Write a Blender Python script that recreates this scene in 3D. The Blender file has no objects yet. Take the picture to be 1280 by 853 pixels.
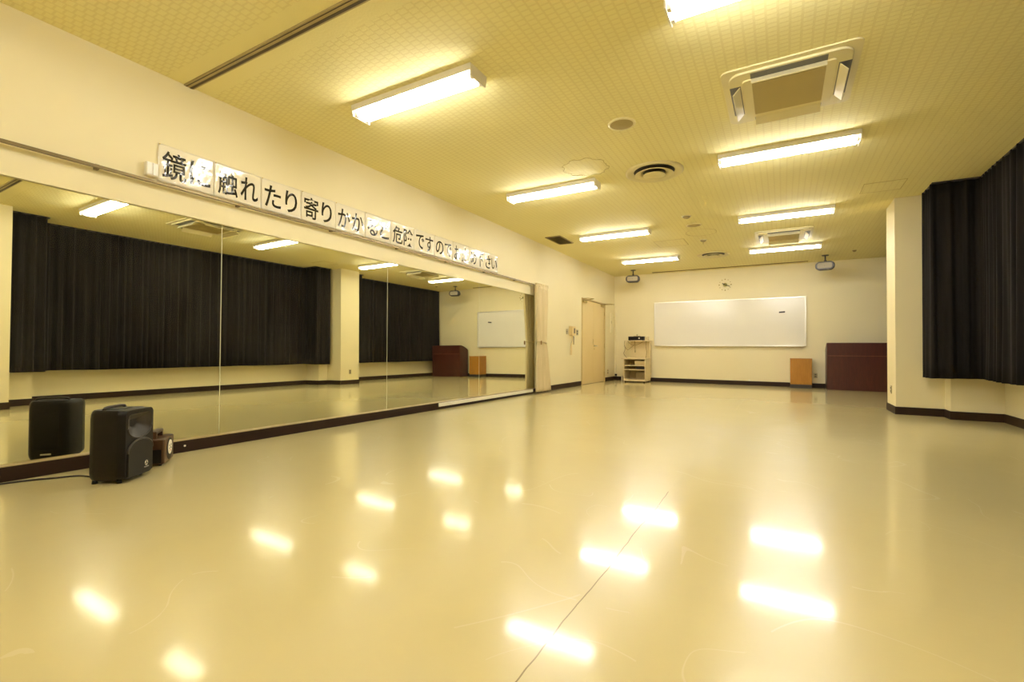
import bpy, bmesh, math, random
from mathutils import Vector, Matrix, noise

random.seed(7)
PI = math.pi
sc = bpy.context.scene
COL = sc.collection

# ------------------------------------------------------------------ camera, world, exposure
def make_camera():
    yaw, pitch, roll, f = .522, .0186, .0076, 588.5
    fw = Vector((-math.sin(yaw)*math.cos(pitch), math.cos(yaw)*math.cos(pitch), math.sin(pitch)))
    r = Vector((math.cos(yaw), math.sin(yaw), 0)); u = r.cross(fw)
    r2 = r*math.cos(roll) + u*math.sin(roll); u2 = -r*math.sin(roll) + u*math.cos(roll)
    cam = bpy.data.cameras.new('camera'); co = bpy.data.objects.new('camera', cam); COL.objects.link(co)
    cam.sensor_width = 36; cam.lens = 36*f/1280; cam.clip_start = .02; cam.clip_end = 100
    m = Matrix.Identity(4)
    for i in range(3):
        m[i][0] = r2[i]; m[i][1] = u2[i]; m[i][2] = -fw[i]
    m[0][3], m[1][3], m[2][3] = 4.2363, 0, .8495
    co.matrix_world = m
    sc.camera = co
make_camera()
W = bpy.data.worlds.new('world'); sc.world = W; W.use_nodes = True
W.node_tree.nodes['Background'].inputs[0].default_value = (1, .93, .8, 1)
W.node_tree.nodes['Background'].inputs[1].default_value = .05
TUBE = 38.0                                  # emission of the fluorescent tubes
TUBE_COL = (1.0, .975, .92)
vs = sc.view_settings
vs.view_transform = 'Standard'; vs.look = 'None'; vs.exposure = 0.87; vs.gamma = 1.0; vs.use_curve_mapping = False
try:
    sc.cycles.use_denoising = True
    sc.cycles.max_bounces = 14; sc.cycles.diffuse_bounces = 8; sc.cycles.glossy_bounces = 6
    sc.cycles.sample_clamp_indirect = 8
except Exception: pass

H = 3.0; D = 13.318; XW = 6.6; Y0 = -3.5

# ------------------------------------------------------------------ materials
def mat(name, col, rough=.5, metal=0, spec=.5, coat=0, build=None, emis=None, emis_s=0, ior=None):
    m = bpy.data.materials.new(name); m.use_nodes = True
    b = m.node_tree.nodes['Principled BSDF']
    b.inputs['Base Color'].default_value = (*col, 1); b.inputs['Roughness'].default_value = rough
    b.inputs['Metallic'].default_value = metal; b.inputs['Specular IOR Level'].default_value = spec
    b.inputs['Coat Weight'].default_value = coat
    if emis: b.inputs['Emission Color'].default_value = (*emis, 1); b.inputs['Emission Strength'].default_value = emis_s
    if build: build(m.node_tree, b)
    return m
def N(t, typ, **kw):
    n = t.nodes.new(typ)
    for k, v in kw.items(): setattr(n, k, v)
    return n
def ramp(t, fac, stops):
    r = N(t, 'ShaderNodeValToRGB')
    el = r.color_ramp.elements
    while len(el) < len(stops): el.new(.5)
    for e, (p, c) in zip(el, stops): e.position = p; e.color = (*c, 1) if len(c) == 3 else c
    t.links.new(fac, r.inputs[0]); return r.outputs[0]
def coords(t, scale=(1, 1, 1), obj=False):
    if obj: src = N(t, 'ShaderNodeTexCoord').outputs['Object']
    else: src = N(t, 'ShaderNodeNewGeometry').outputs['Position']
    mp = N(t, 'ShaderNodeMapping'); mp.inputs['Scale'].default_value = scale
    t.links.new(src, mp.inputs[0]); return mp.outputs[0]
def noise_n(t, v, scale, detail=3, rough=.5, dist=0):
    n = N(t, 'ShaderNodeTexNoise'); n.inputs['Scale'].default_value = scale; n.inputs['Detail'].default_value = detail
    n.inputs['Roughness'].default_value = rough; n.inputs['Distortion'].default_value = dist
    t.links.new(v, n.inputs['Vector']); return n.outputs['Fac']
def bump(t, b, h, strength=.2, dist=.01, prev=None):
    n = N(t, 'ShaderNodeBump'); n.inputs['Strength'].default_value = strength; n.inputs['Distance'].default_value = dist
    t.links.new(h, n.inputs['Height'])
    if prev is not None: t.links.new(prev, n.inputs['Normal'])
    t.links.new(n.outputs[0], b.inputs['Normal']); return n.outputs[0]
def math_n(t, op, a, b_=None, c=None, clamp=False):
    n = N(t, 'ShaderNodeMath', operation=op, use_clamp=clamp)
    for i, x in enumerate((a, b_, c)):
        if x is None: continue
        if isinstance(x, (int, float)): n.inputs[i].default_value = x
        else: t.links.new(x, n.inputs[i])
    return n.outputs[0]
def mix_col(t, fac, a, b_):
    n = N(t, 'ShaderNodeMix', data_type='RGBA')
    if isinstance(fac, (int, float)): n.inputs[0].default_value = fac
    else: t.links.new(fac, n.inputs[0])
    for i, x in ((6, a), (7, b_)):
        if isinstance(x, tuple): n.inputs[i].default_value = (*x, 1)
        else: t.links.new(x, n.inputs[i])
    return n.outputs[2]
def mottled(c1, c2, scale=3, bstr=.05, bscale=90, stretch=(1, 1, 1), obj=False):
    def f(t, b):
        v = coords(t, stretch, obj)
        t.links.new(ramp(t, noise_n(t, v, scale, 4), [(.3, c1), (.7, c2)]), b.inputs['Base Color'])
        if bstr: bump(t, b, noise_n(t, v, bscale, 2), bstr, .002)
    return f
WALL_C = (.80, .67, .40)
M = {}
M['wall'] = mat('wall_paint', WALL_C, .6, build=mottled((.80, .72, .455), (.825, .745, .485), 1.2, .08, 160))
def floor_build(t, b):
    v = coords(t)
    base = ramp(t, noise_n(t, v, .7, 5, .55), [(.3, (.60, .515, .255)), (.7, (.64, .555, .285))])
    fine = noise_n(t, v, 140, 2)
    c = mix_col(t, math_n(t, 'MULTIPLY', fine, .12), base, (.70, .60, .37))
    # thin curved scratches
    for sc_, off_, w_ in ((.9, 0, .0016), (1.7, 40, .0022)):
        mp = N(t, 'ShaderNodeMapping'); mp.inputs['Location'].default_value = (off_, off_*.3, 0); t.links.new(v, mp.inputs[0])
        n1 = noise_n(t, mp.outputs[0], sc_, 1, .4, .3)
        ln_ = math_n(t, 'LESS_THAN', math_n(t, 'ABSOLUTE', math_n(t, 'SUBTRACT', n1, .5)), w_)
        mk_ = math_n(t, 'GREATER_THAN', noise_n(t, mp.outputs[0], 1.9, 2), .56)
        c = mix_col(t, math_n(t, 'MULTIPLY', math_n(t, 'MULTIPLY', ln_, mk_), .30), c, (.76, .68, .46))
    # welded seam of the vinyl sheet
    sx = N(t, 'ShaderNodeSeparateXYZ'); t.links.new(v, sx.inputs[0])
    wob = math_n(t, 'MULTIPLY', math_n(t, 'SUBTRACT', noise_n(t, v, 2.5, 3), .5), .035)
    dx = math_n(t, 'ABSOLUTE', math_n(t, 'SUBTRACT', math_n(t, 'ADD', sx.outputs[0], wob), 3.64))
    line = math_n(t, 'LESS_THAN', dx, .0022)
    fade = math_n(t, 'MULTIPLY', line, math_n(t, 'LESS_THAN', sx.outputs[1], 2.95))
    c = mix_col(t, math_n(t, 'MULTIPLY', fade, .75), c, (.16, .10, .03))
    t.links.new(c, b.inputs['Base Color'])
    b.inputs['Roughness'].default_value = .26
    b.inputs['Coat Weight'].default_value = .55; b.inputs['Coat Roughness'].default_value = .085
    p = bump(t, b, noise_n(t, v, 3.0, 3), .07, .012)
    p = bump(t, b, noise_n(t, coords(t, (1.4, 9, 1)), 3.0, 2), .035, .008, p)
    bump(t, b, math_n(t, 'MULTIPLY', line, -1), .5, .002, p)
M['floor'] = mat('vinyl_floor', (.6, .5, .25), .12, spec=.55, build=floor_build)
def ceil_build(t, b):
    v = coords(t)
    sx = N(t, 'ShaderNodeSeparateXYZ'); t.links.new(v, sx.inputs[0])
    # relief of small raised blocks in rows running down the room
    cx = math_n(t, 'FRACT', math_n(t, 'DIVIDE', sx.outputs[0], .068))
    row = math_n(t, 'FLOOR', math_n(t, 'DIVIDE', sx.outputs[0], .068))
    off = math_n(t, 'MULTIPLY', math_n(t, 'FRACT', math_n(t, 'MULTIPLY', row, .37)), .048)
    cy = math_n(t, 'FRACT', math_n(t, 'DIVIDE', math_n(t, 'ADD', sx.outputs[1], off), .048))
    a = math_n(t, 'LESS_THAN', math_n(t, 'ABSOLUTE', math_n(t, 'SUBTRACT', cx, .5)), .40)
    c = math_n(t, 'LESS_THAN', math_n(t, 'ABSOLUTE', math_n(t, 'SUBTRACT', cy, .5)), .37)
    blk = math_n(t, 'MULTIPLY', a, c)
    plain = math_n(t, 'GREATER_THAN', math_n(t, 'ABSOLUTE', math_n(t, 'SUBTRACT', sx.outputs[1], 2.0)), .17)
    blk = math_n(t, 'MULTIPLY', blk, plain)
    base = ramp(t, noise_n(t, v, .8, 3), [(.3, (.83, .765, .41)), (.7, (.86, .795, .44))])
    groove = math_n(t, 'MULTIPLY', math_n(t, 'SUBTRACT', 1, blk), plain)
    t.links.new(mix_col(t, math_n(t, 'MULTIPLY', groove, .22), base, (.56, .45, .15)), b.inputs['Base Color'])
    bump(t, b, math_n(t, 'ADD', blk, math_n(t, 'MULTIPLY', noise_n(t, v, 60, 3), .5)), .55, .005)
M['ceiling'] = mat('rock_wool_ceiling', (.65, .53, .27), .8, spec=.2, build=ceil_build)
M['baseboard'] = mat('brown_vinyl_baseboard', (.035, .017, .008), .5, spec=.25, build=mottled((.022, .010, .005), (.032, .015, .007), 4, 0))
M['plinth'] = mat('dark_brown_plinth', (.030, .013, .007), .45, spec=.25, build=mottled((.017, .007, .004), (.025, .011, .006), 4, 0, stretch=(1, .2, 1)))
M['ledge'] = mat('pale_ledge', (.62, .45, .2), .35, build=mottled((.40, .31, .14), (.47, .37, .18), 5, 0))
def mirror_mat():
    m = bpy.data.materials.new('mirror_glass'); m.use_nodes = True; t = m.node_tree
    b = t.nodes['Principled BSDF']
    b.inputs['Base Color'].default_value = (.86, .86, .70, 1); b.inputs['Metallic'].default_value = 1; b.inputs['Roughness'].default_value = 0
    d = N(t, 'ShaderNodeBsdfDiffuse'); d.inputs[0].default_value = (.75, .72, .6, 1)
    mx = N(t, 'ShaderNodeMixShader')
    n = noise_n(t, coords(t, (1, 1, .6)), 1.7, 5, .6, .6)
    t.links.new(math_n(t, 'MULTIPLY_ADD', n, .05, -.018, clamp=True), mx.inputs[0])
    t.links.new(b.outputs[0], mx.inputs[1]); t.links.new(d.outputs[0], mx.inputs[2])
    t.links.new(mx.outputs[0], t.nodes['Material Output'].inputs[0])
    return m
M['mirror'] = mirror_mat()
M['glass_edge'] = mat('polished_glass_edge', (.70, .70, .48), .25, build=mottled((.62, .62, .40), (.76, .75, .55), 3, 0))
def fabric(c1, c2):
    def f(t, b):
        v = coords(t)
        t.links.new(ramp(t, noise_n(t, coords(t, (9, 9, .6)), 1.2, 3), [(.3, c1), (.7, c2)]), b.inputs['Base Color'])
        bump(t, b, noise_n(t, v, 350, 2), .12, .002)
        b.inputs['Sheen Weight'].default_value = .02
    return f
M['blackout'] = mat('charcoal_curtain_cloth', (.03, .026, .022), .85, spec=.12, build=fabric((.009, .0075, .007), (.018, .015, .013)))
M['cream_cloth'] = mat('cream_curtain_cloth', (.66, .55, .33), .8, spec=.2, build=fabric((.62, .52, .31), (.70, .59, .37)))
M['tie'] = mat('brown_tieback', (.30, .17, .06), .7, build=fabric((.28, .15, .05), (.33, .19, .07)))
M['rail'] = mat('aged_rail_metal', (.42, .34, .18), .35, metal=.6, build=mottled((.20, .15, .07), (.26, .20, .10), 6, 0))
M['alu'] = mat('aluminium', (.78, .76, .70), .3, metal=.8, build=mottled((.75, .73, .66), (.80, .78, .72), 9, 0))
M['white_strip'] = mat('white_plastic', (.82, .78, .64), .35, build=mottled((.80, .76, .61), (.84, .80, .67), 5, 0))
M['white_metal'] = mat('white_enamel', (.82, .78, .66), .4, build=mottled((.81, .77, .65), (.83, .79, .67), 5, 0))
M['bright_white'] = mat('bright_white_plastic', (.88, .87, .83), .3, build=mottled((.87, .86, .82), (.89, .88, .84), 9, 0))
M['tube'] = mat('lit_tube', (1, 1, 1), .4, emis=TUBE_COL, emis_s=TUBE)
M['ac'] = mat('ivory_plastic', (.72, .64, .40), .45, build=mottled((.73, .66, .39), (.76, .69, .42), 5, 0))
M['ac_flap'] = mat('pale_flap_plastic', (.76, .68, .46), .45, build=mottled((.76, .69, .44), (.78, .71, .46), 5, 0))
def mesh_build(c1, c2, sc_=260):
    def f(t, b):
        v = coords(t)
        ck = N(t, 'ShaderNodeTexChecker'); ck.inputs['Scale'].default_value = sc_
        ck.inputs[1].default_value = (*c1, 1); ck.inputs[2].default_value = (*c2, 1)
        t.links.new(v, ck.inputs[0]); t.links.new(ck.outputs[0], b.inputs['Base Color'])
    return f
M['ac_grille'] = mat('intake_mesh', (.46, .38, .17), .6, build=mesh_build((.50, .41, .19), (.42, .34, .145)))
M['dark_slot'] = mat('dark_opening', (.05, .045, .04), .6, build=mottled((.045, .04, .035), (.06, .05, .045), 9, 0))
M['grey_slot'] = mat('grey_outlet', (.14, .135, .12), .5, build=mottled((.13, .125, .11), (.15, .145, .13), 9, 0))
M['vent'] = mat('bronze_vent', (.30, .24, .10), .5, build=mottled((.28, .22, .09), (.33, .26, .12), 9, 0))
M['diffuser'] = mat('painted_diffuser', (.66, .57, .31), .4, build=mottled((.72, .64, .36), (.76, .68, .40), 6, 0))
M['spk_cloth'] = mat('ceiling_speaker_mesh', (.40, .32, .13), .7, build=mesh_build((.43, .345, .14), (.36, .285, .115), 300))
M['ceil_line'] = mat('patch_joint', (.43, .33, .12), .8, build=mottled((.54, .45, .18), (.60, .50, .21), 30, 0))
M['track_dark'] = mat('track_groove', (.05, .03, .012), .5, build=mottled((.04, .025, .01), (.07, .045, .015), 5, 0))
M['track_mid'] = mat('track_metal', (.40, .32, .15), .4, metal=.3, build=mottled((.36, .29, .13), (.44, .35, .17), 5, 0))
M['slot_back'] = mat('screen_slot', (.20, .135, .03), .6, build=mottled((.18, .12, .025), (.24, .16, .04), 5, 0))
M['door'] = mat('door_paint', (.76, .60, .29), .4, build=mottled((.75, .59, .28), (.78, .62, .31), 1.5, .03, 80))
M['door_frame'] = mat('door_frame_paint', (.58, .44, .18), .4, build=mottled((.56, .42, .17), (.60, .46, .19), 3, 0))
M['brass'] = mat('dull_brass', (.45, .35, .13), .35, metal=.7, build=mottled((.42, .32, .11), (.48, .38, .15), 9, 0))
M['steel'] = mat('satin_steel', (.55, .52, .44), .3, metal=.8, build=mottled((.52, .49, .41), (.58, .55, .47), 9, 0))
M['phone'] = mat('aged_cream_plastic', (.74, .58, .27), .4, build=mottled((.73, .57, .26), (.76, .60, .29), 9, 0))
M['plate'] = mat('switch_plate_metal', (.45, .40, .24), .35, metal=.4, build=mottled((.43, .38, .22), (.48, .42, .26), 9, 0))
M['black'] = mat('black_plastic', (.012, .010, .009), .45, spec=.25, build=mottled((.005, .0045, .004), (.008, .006, .0055), 9, .1, 500))
M['speaker'] = mat('black_cabinet', (.006, .004, .004), .42, spec=.22, build=mottled((.005, .0035, .003), (.007, .005, .004), 9, .25, 420, obj=True))
M['horn'] = mat('dark_grey_horn', (.04, .03, .024), .4, spec=.3, build=mottled((.032, .025, .019), (.040, .031, .023), 9, .05, 300, obj=True))
M['grille'] = mat('black_steel_grille', (.02, .017, .014), .5, spec=.25, build=mesh_build((.014, .011, .009), (.006, .005, .004), 330))
M['emblem'] = mat('silver_emblem', (.75, .70, .58), .3, metal=.3, build=mottled((.73, .68, .56), (.78, .73, .61), 9, 0))
def board(t, b):
    v = coords(t)
    t.links.new(ramp(t, noise_n(t, v, 2, 3), [(.3, (.80, .77, .68)), (.7, (.82, .79, .70))]), b.inputs['Base Color'])
    bump(t, b, noise_n(t, v, 1.3, 2), .12, .02)
M['board'] = mat('whiteboard_enamel', (.81, .78, .69), .16, spec=.5, build=board)
def wood(c1, c2, axis='z', ring=14):
    def f(t, b):
        v = coords(t, (10, 10, 1.2) if axis == 'z' else (1.2, 10, 10))
        t.links.new(ramp(t, noise_n(t, v, ring/5, 5, .6, .8), [(.3, c1), (.7, c2)]), b.inputs['Base Color'])
    return f
M['mahogany'] = mat('mahogany_veneer', (.085, .018, .010), .35, build=wood((.050, .010, .006), (.078, .016, .008)))
M['mahogany_line'] = mat('mahogany_edge', (.17, .06, .03), .4, build=wood((.15, .05, .025), (.19, .07, .035)))
M['oak'] = mat('orange_oak_veneer', (.42, .19, .022), .4, build=wood((.36, .155, .012), (.44, .20, .02)))
M['grey_base'] = mat('dark_grey_base', (.045, .035, .025), .5, build=mottled((.04, .03, .022), (.05, .04, .028), 9, 0))
M['cab'] = mat('cream_cabinet_laminate', (.70, .58, .32), .4, build=mottled((.68, .56, .30), (.72, .60, .34), 4, 0))
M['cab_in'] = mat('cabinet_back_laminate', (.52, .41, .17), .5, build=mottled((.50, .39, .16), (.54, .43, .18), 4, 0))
M['cable_tan'] = mat('tan_cable', (.33, .24, .08), .5, build=mottled((.30, .21, .07), (.36, .26, .09), 20, 0))
M['cable_black'] = mat('black_cable', (.02, .012, .008), .5, build=mottled((.018, .011, .007), (.024, .014, .009), 20, 0))
M['dkgrey'] = mat('dark_grey_plastic', (.05, .045, .045), .4, build=mottled((.045, .041, .041), (.056, .05, .05), 9, 0))
M['spk_face'] = mat('taupe_grille', (.36, .31, .21), .6, build=mesh_build((.39, .335, .23), (.33, .285, .19), 280))
M['brownbox'] = mat('brown_radio_case', (.13, .055, .02), .4, build=wood((.045, .019, .007), (.065, .028, .010), 'x'))
M['brownlight'] = mat('brown_radio_front', (.26, .14, .05), .4, build=wood((.085, .042, .014), (.115, .06, .02), 'x'))
M['dial'] = mat('white_dial', (.86, .82, .72), .4, build=mottled((.85, .81, .71), (.87, .83, .73), 9, 0))
M['red'] = mat('red_mark', (.6, .06, .04), .4, build=mottled((.58, .055, .037), (.62, .065, .043), 9, 0))
M['gold'] = mat('gold_marker', (.36, .25, .05), .35, metal=.3, build=mottled((.34, .23, .045), (.38, .27, .055), 9, 0))
M['olive'] = mat('olive_hub', (.36, .32, .06), .4, build=mottled((.32, .28, .05), (.40, .36, .07), 9, 0))
def lam(col):
    def f(t, b):
        v = coords(t)
        t.links.new(ramp(t, noise_n(t, v, 3, 2), [(.3, col), (.7, tuple(x*1.03 for x in col))]), b.inputs['Base Color'])
        h = math_n(t, 'ADD', noise_n(t, coords(t, (1, 1, 1)), 5, 2), math_n(t, 'MULTIPLY', noise_n(t, v, 26, 2), .22))
        bump(t, b, h, .30, .03)
    return f
M['paper'] = mat('laminated_paper', (.80, .74, .56), .09, spec=.6, build=lam((.82, .76, .60)))
M['ink'] = mat('laminated_black_ink', (.012, .010, .009), .10, spec=.6, build=lam((.012, .010, .009)))
M['pin'] = mat('brass_pin', (.62, .45, .1), .35, build=mottled((.58, .42, .09), (.66, .48, .12), 30, 0))

# ------------------------------------------------------------------ mesh helpers
class MB:
    def __init__(s): s.bm = bmesh.new()
    def add(s, verts, faces, smooth=False):
        vs_ = [s.bm.verts.new(v) for v in verts]
        for f in faces:
            try:
                fc = s.bm.faces.new([vs_[i] for i in f]); fc.smooth = smooth
            except ValueError: pass
        return s
    def box(s, a, b, bev=0, seg=2):
        x0, y0, z0 = a; x1, y1, z1 = b
        t = bmesh.new()
        bmesh.ops.create_cube(t, size=1)
        for v in t.verts:
            v.co = Vector((x0+(v.co.x+.5)*(x1-x0), y0+(v.co.y+.5)*(y1-y0), z0+(v.co.z+.5)*(z1-z0)))
        if bev: bmesh.ops.bevel(t, geom=list(t.edges), offset=bev, segments=seg, affect='EDGES', profile=.5)
        return s.merge(t)
    def merge(s, t, mtx=None):
        if mtx is not None: bmesh.ops.transform(t, matrix=mtx, verts=t.verts)
        mp = {}
        for v in t.verts: mp[v] = s.bm.verts.new(v.co)
        for f in t.faces:
            nf = s.bm.faces.new([mp[v] for v in f.verts]); nf.smooth = f.smooth
        t.free(); return s
    def cyl(s, p0, p1, r, n=16, r1=None, caps=True):
        p0, p1 = Vector(p0), Vector(p1); r1 = r if r1 is None else r1
        ax = (p1-p0).normalized(); a = ax.orthogonal().normalized(); b = ax.cross(a)
        vv = [p0+(a*math.cos(2*PI*i/n)+b*math.sin(2*PI*i/n))*r for i in range(n)] + [p1+(a*math.cos(2*PI*i/n)+b*math.sin(2*PI*i/n))*r1 for i in range(n)]
        vs_ = [s.bm.verts.new(v) for v in vv]
        for i in range(n):
            f = s.bm.faces.new([vs_[i], vs_[(i+1) % n], vs_[n+(i+1) % n], vs_[n+i]]); f.smooth = True
        if caps:
            s.bm.faces.new(list(reversed(vs_[:n]))); s.bm.faces.new(vs_[n:])
        return s
    def tube(s, pts, r, n=8):
        pts = [Vector(p) for p in pts]; rings = []
        up = Vector((0, 0, 1))
        for i, p in enumerate(pts):
            d = (pts[min(i+1, len(pts)-1)]-pts[max(i-1, 0)]).normalized()
            a = d.cross(up); a = a.normalized() if a.length > 1e-3 else d.orthogonal().normalized()
            b = d.cross(a)
            rings.append([s.bm.verts.new(p+(a*math.cos(2*PI*k/n)+b*math.sin(2*PI*k/n))*r) for k in range(n)])
        for i in range(len(rings)-1):
            for k in range(n):
                f = s.bm.faces.new([rings[i][k], rings[i][(k+1) % n], rings[i+1][(k+1) % n], rings[i+1][k]]); f.smooth = True
        s.bm.faces.new(list(reversed(rings[0]))); s.bm.faces.new(rings[-1]); return s
    def lathe(s, prof, c=(0, 0, 0), n=40, flip=False):     # prof = [(r, z)], axis z
        rings = []
        for r, z in prof:
            if r < 1e-6: rings.append([s.bm.verts.new((c[0], c[1], c[2]+z))])
            else: rings.append([s.bm.verts.new((c[0]+r*math.cos(2*PI*k/n), c[1]+r*math.sin(2*PI*k/n), c[2]+z)) for k in range(n)])
        for A, B in zip(rings, rings[1:]):
            for k in range(n):
                k2 = (k+1) % n
                q = [A[k], A[k2], B[k2], B[k]] if len(A) > 1 and len(B) > 1 else ([A[0], B[k2], B[k]] if len(A) == 1 and len(B) > 1 else ([A[k], A[k2], B[0]] if len(A) > 1 else None))
                if q: f = s.bm.faces.new(q); f.smooth = True
        return s
    def prism(s, poly, axis, a, b, bev=0, seg=2):          # poly 2-D; axis = extrusion axis
        def P(u, v, w): return {'x': (w, u, v), 'y': (u, w, v), 'z': (u, v, w)}[axis]
        t = bmesh.new()
        A = [t.verts.new(P(u, v, a)) for u, v in poly]; B = [t.verts.new(P(u, v, b)) for u, v in poly]
        n = len(poly)
        for i in range(n): t.faces.new([A[i], A[(i+1) % n], B[(i+1) % n], B[i]])
        t.faces.new(list(reversed(A))); t.faces.new(B)
        bmesh.ops.recalc_face_normals(t, faces=t.faces)
        if bev: bmesh.ops.bevel(t, geom=list(t.edges), offset=bev, segments=seg, affect='EDGES', profile=.5)
        return s.merge(t)
    def xf(s, m): bmesh.ops.transform(s.bm, matrix=m, verts=s.bm.verts); return s
    def build(s, name, m, parent=None, recalc=True):
        if recalc: bmesh.ops.recalc_face_normals(s.bm, faces=s.bm.faces)
        me = bpy.data.meshes.new(name); s.bm.to_mesh(me); s.bm.free()
        me.materials.append(m)
        o = bpy.data.objects.new(name, me); COL.objects.link(o)
        if parent is not None: o.parent = parent
        return o
def rrect(w, h, r, n=5):
    pts = []
    for cx, cy, a0 in ((w/2-r, h/2-r, 0), (-w/2+r, h/2-r, 90), (-w/2+r, -h/2+r, 180), (w/2-r, -h/2+r, 270)):
        for k in range(n+1):
            a = math.radians(a0+90*k/n); pts.append((cx+r*math.cos(a), cy+r*math.sin(a)))
    return pts
def tag(o, label=None, cat=None, group=None, kind=None):
    if label: o['label'] = label
    if cat: o['category'] = cat
    if group: o['group'] = group
    if kind: o['kind'] = kind
    return o
def thing(name, loc, label, cat, group=None, rz=0, kind=None):
    o = bpy.data.objects.new(name, None); COL.objects.link(o); o.empty_display_size = .1
    o.location = loc; o.rotation_euler = (0, 0, rz)
    return tag(o, label, cat, group, kind)
def copy_tree(o, parent=None):
    c = o.copy(); COL.objects.link(c)
    if parent is not None: c.parent = parent
    for ch in o.children[:]: copy_tree(ch, c)
    return c
def struct(o, label, cat): return tag(o, label, cat, None, 'structure')
def text_bm(body, size, bold=0.0, extrude=0.0):
    cu = bpy.data.curves.new('letters', 'FONT'); cu.body = body; cu.size = size; cu.offset = bold; cu.extrude = extrude
    cu.align_x = 'CENTER'; cu.align_y = 'CENTER'; cu.resolution_u = 4
    o = bpy.data.objects.new('letters', cu); COL.objects.link(o)
    bpy.context.view_layer.update()
    me = bpy.data.meshes.new_from_object(o.evaluated_get(bpy.context.evaluated_depsgraph_get()))
    bm = bmesh.new(); bm.from_mesh(me)
    bpy.data.objects.remove(o); bpy.data.curves.remove(cu); bpy.data.meshes.remove(me)
    return bm
def bounds2(bm):
    xs = [v.co.x for v in bm.verts]; ys = [v.co.y for v in bm.verts]
    return (min(xs), max(xs), min(ys), max(ys)) if xs else (0, 1, 0, 1)

# ------------------------------------------------------------------ room shell
MY0, MY1, MZ0, MZ1 = .29, 8.30, .10, 1.925      # recess that holds the mirror
b = MB()
b.box((-.2, Y0, 0), (0, MY0-.003, H)).box((-.2, MY0-.003, MZ1), (0, MY1+.003, H)).box((-.2, MY0-.003, 0), (-.045, MY1+.003, MZ1))
b.box((-.2, MY1+.003, 0), (0, 10.74, H)).box((-.2, 10.74, 2.135), (0, 12.485, H)).box((-.2, 12.485, 0), (0, D, H))
struct(b.build('wall_left', M['wall']), 'cream wall that carries the mirrors, the sign row and the double door', 'wall')
struct(MB().box((-.2, D, 0), (XW+.2, D+.2, H)).build('wall_back', M['wall']), 'cream end wall behind the whiteboard', 'wall')
struct(MB().box((XW, Y0, 0), (XW+.2, D, H)).build('wall_right', M['wall']), 'cream window wall behind the charcoal curtains', 'wall')
struct(MB().box((-.2, Y0-.2, 0), (XW+.2, Y0, H)).build('wall_front', M['wall']), 'cream wall facing the whiteboard wall across the room', 'wall')
struct(MB().box((-.2, Y0-.2, -.1), (XW+.2, D+.2, 0)).build('floor', M['floor']), 'glossy beige vinyl floor', 'floor')
struct(MB().box((-.2, Y0-.2, H), (XW+.2, D+.2, H+.1)).build('ceiling', M['ceiling']), 'yellowed ceiling with rows of small raised blocks', 'ceiling')
PIL = [(1.72, 2.32, 1.32, 2.70), (8.30, 8.90, 8.04, 9.22)]
for i, (ya, yb, na, nb) in enumerate(PIL):
    p = MB().prism([(6.1, na), (XW, na), (XW, nb), (6.1, nb), (6.1, yb), (5.59, yb), (5.59, ya), (6.1, ya)], 'z', 0, H).build('pillar', M['wall'])
    struct(p, 'cream wall pillar beside the dark curtain, with a socket low on its face' if i else 'cream wall pillar seen only at the mirror edge beside the speaker', 'pillar')
# baseboards
BH, BT = .105, .012
b = MB(); b.box((0, MY1+.003, 0), (BT, 10.72, BH)); b.box((0, 12.50, 0), (BT, D, BH))
struct(b.build('baseboard_left', M['baseboard']), 'brown baseboard beside the double door', 'baseboard')
struct(MB().box((BT, D-BT, 0), (XW, D, BH)).build('baseboard_back', M['baseboard']), 'brown baseboard along the whiteboard wall', 'baseboard')
b = MB()
def bb_path(pts):
    n = len(pts)
    for (xa, ya), (xb, yb) in zip(pts, pts[1:]):
        if abs(xa-xb) < 1e-6: b.box((xa-BT, min(ya, yb)-BT*0, 0), (xa, max(ya, yb), BH))
        else:
            s_ = -1 if (yb, ) and FACE[((xa, ya), (xb, yb))] < 0 else 1
            y0, y1 = (ya-BT, ya) if s_ < 0 else (ya, ya+BT)
            b.box((min(xa, xb)-BT, y0, 0), (max(xa, xb), y1, BH))
path = [(XW, Y0)]
FACE = {}
for ya, yb, na, nb in PIL:
    seq = [(XW, na), (6.1, na), (6.1, ya), (5.59, ya), (5.59, yb), (6.1, yb), (6.1, nb), (XW, nb)]
    for q in seq:
        p_ = path[-1]
        if abs(p_[0]-q[0]) > 1e-6: FACE[(p_, q)] = -1 if q[0] < p_[0] else 1
        path.append(q)
path.append((XW, D-BT))
bb_path(path)
struct(b.build('baseboard_right', M['baseboard']), 'brown baseboard stepping around the pillars under the dark curtains', 'baseboard')
# plinth under the mirrors
pl = MB().box((-.044, MY0, 0), (.036, MY1, .094), .003).build('trim_1', M['plinth'])
struct(pl, 'dark brown plinth under the wall mirrors', 'trim')
MB().box((-.044, MY0, .094), (.038, MY1, .100), .002).build('ledge', M['ledge'], pl)['label'] = 'pale top ledge of the plinth'
# ceiling track and screen slot
tr = MB().box((0.001, 1.955, H-.010), (5.585, 2.030, H)).build('trim_2', M['track_mid'])
struct(tr, 'thin metal partition track crossing the ceiling', 'trim')
MB().box((0.001, 1.968, H-.0115), (5.585, 1.976, H-.0099)).box((0.001, 1.998, H-.0125), (5.585, 2.018, H-.0099)).build('groove', M['track_dark'], tr)['label'] = 'dark double groove'
struct(MB().box((1.137, 13.06, H-.012), (4.76, 13.12, H)).build('trim_3', M['slot_back']), 'dark slot in the ceiling above the whiteboard', 'trim')

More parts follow.
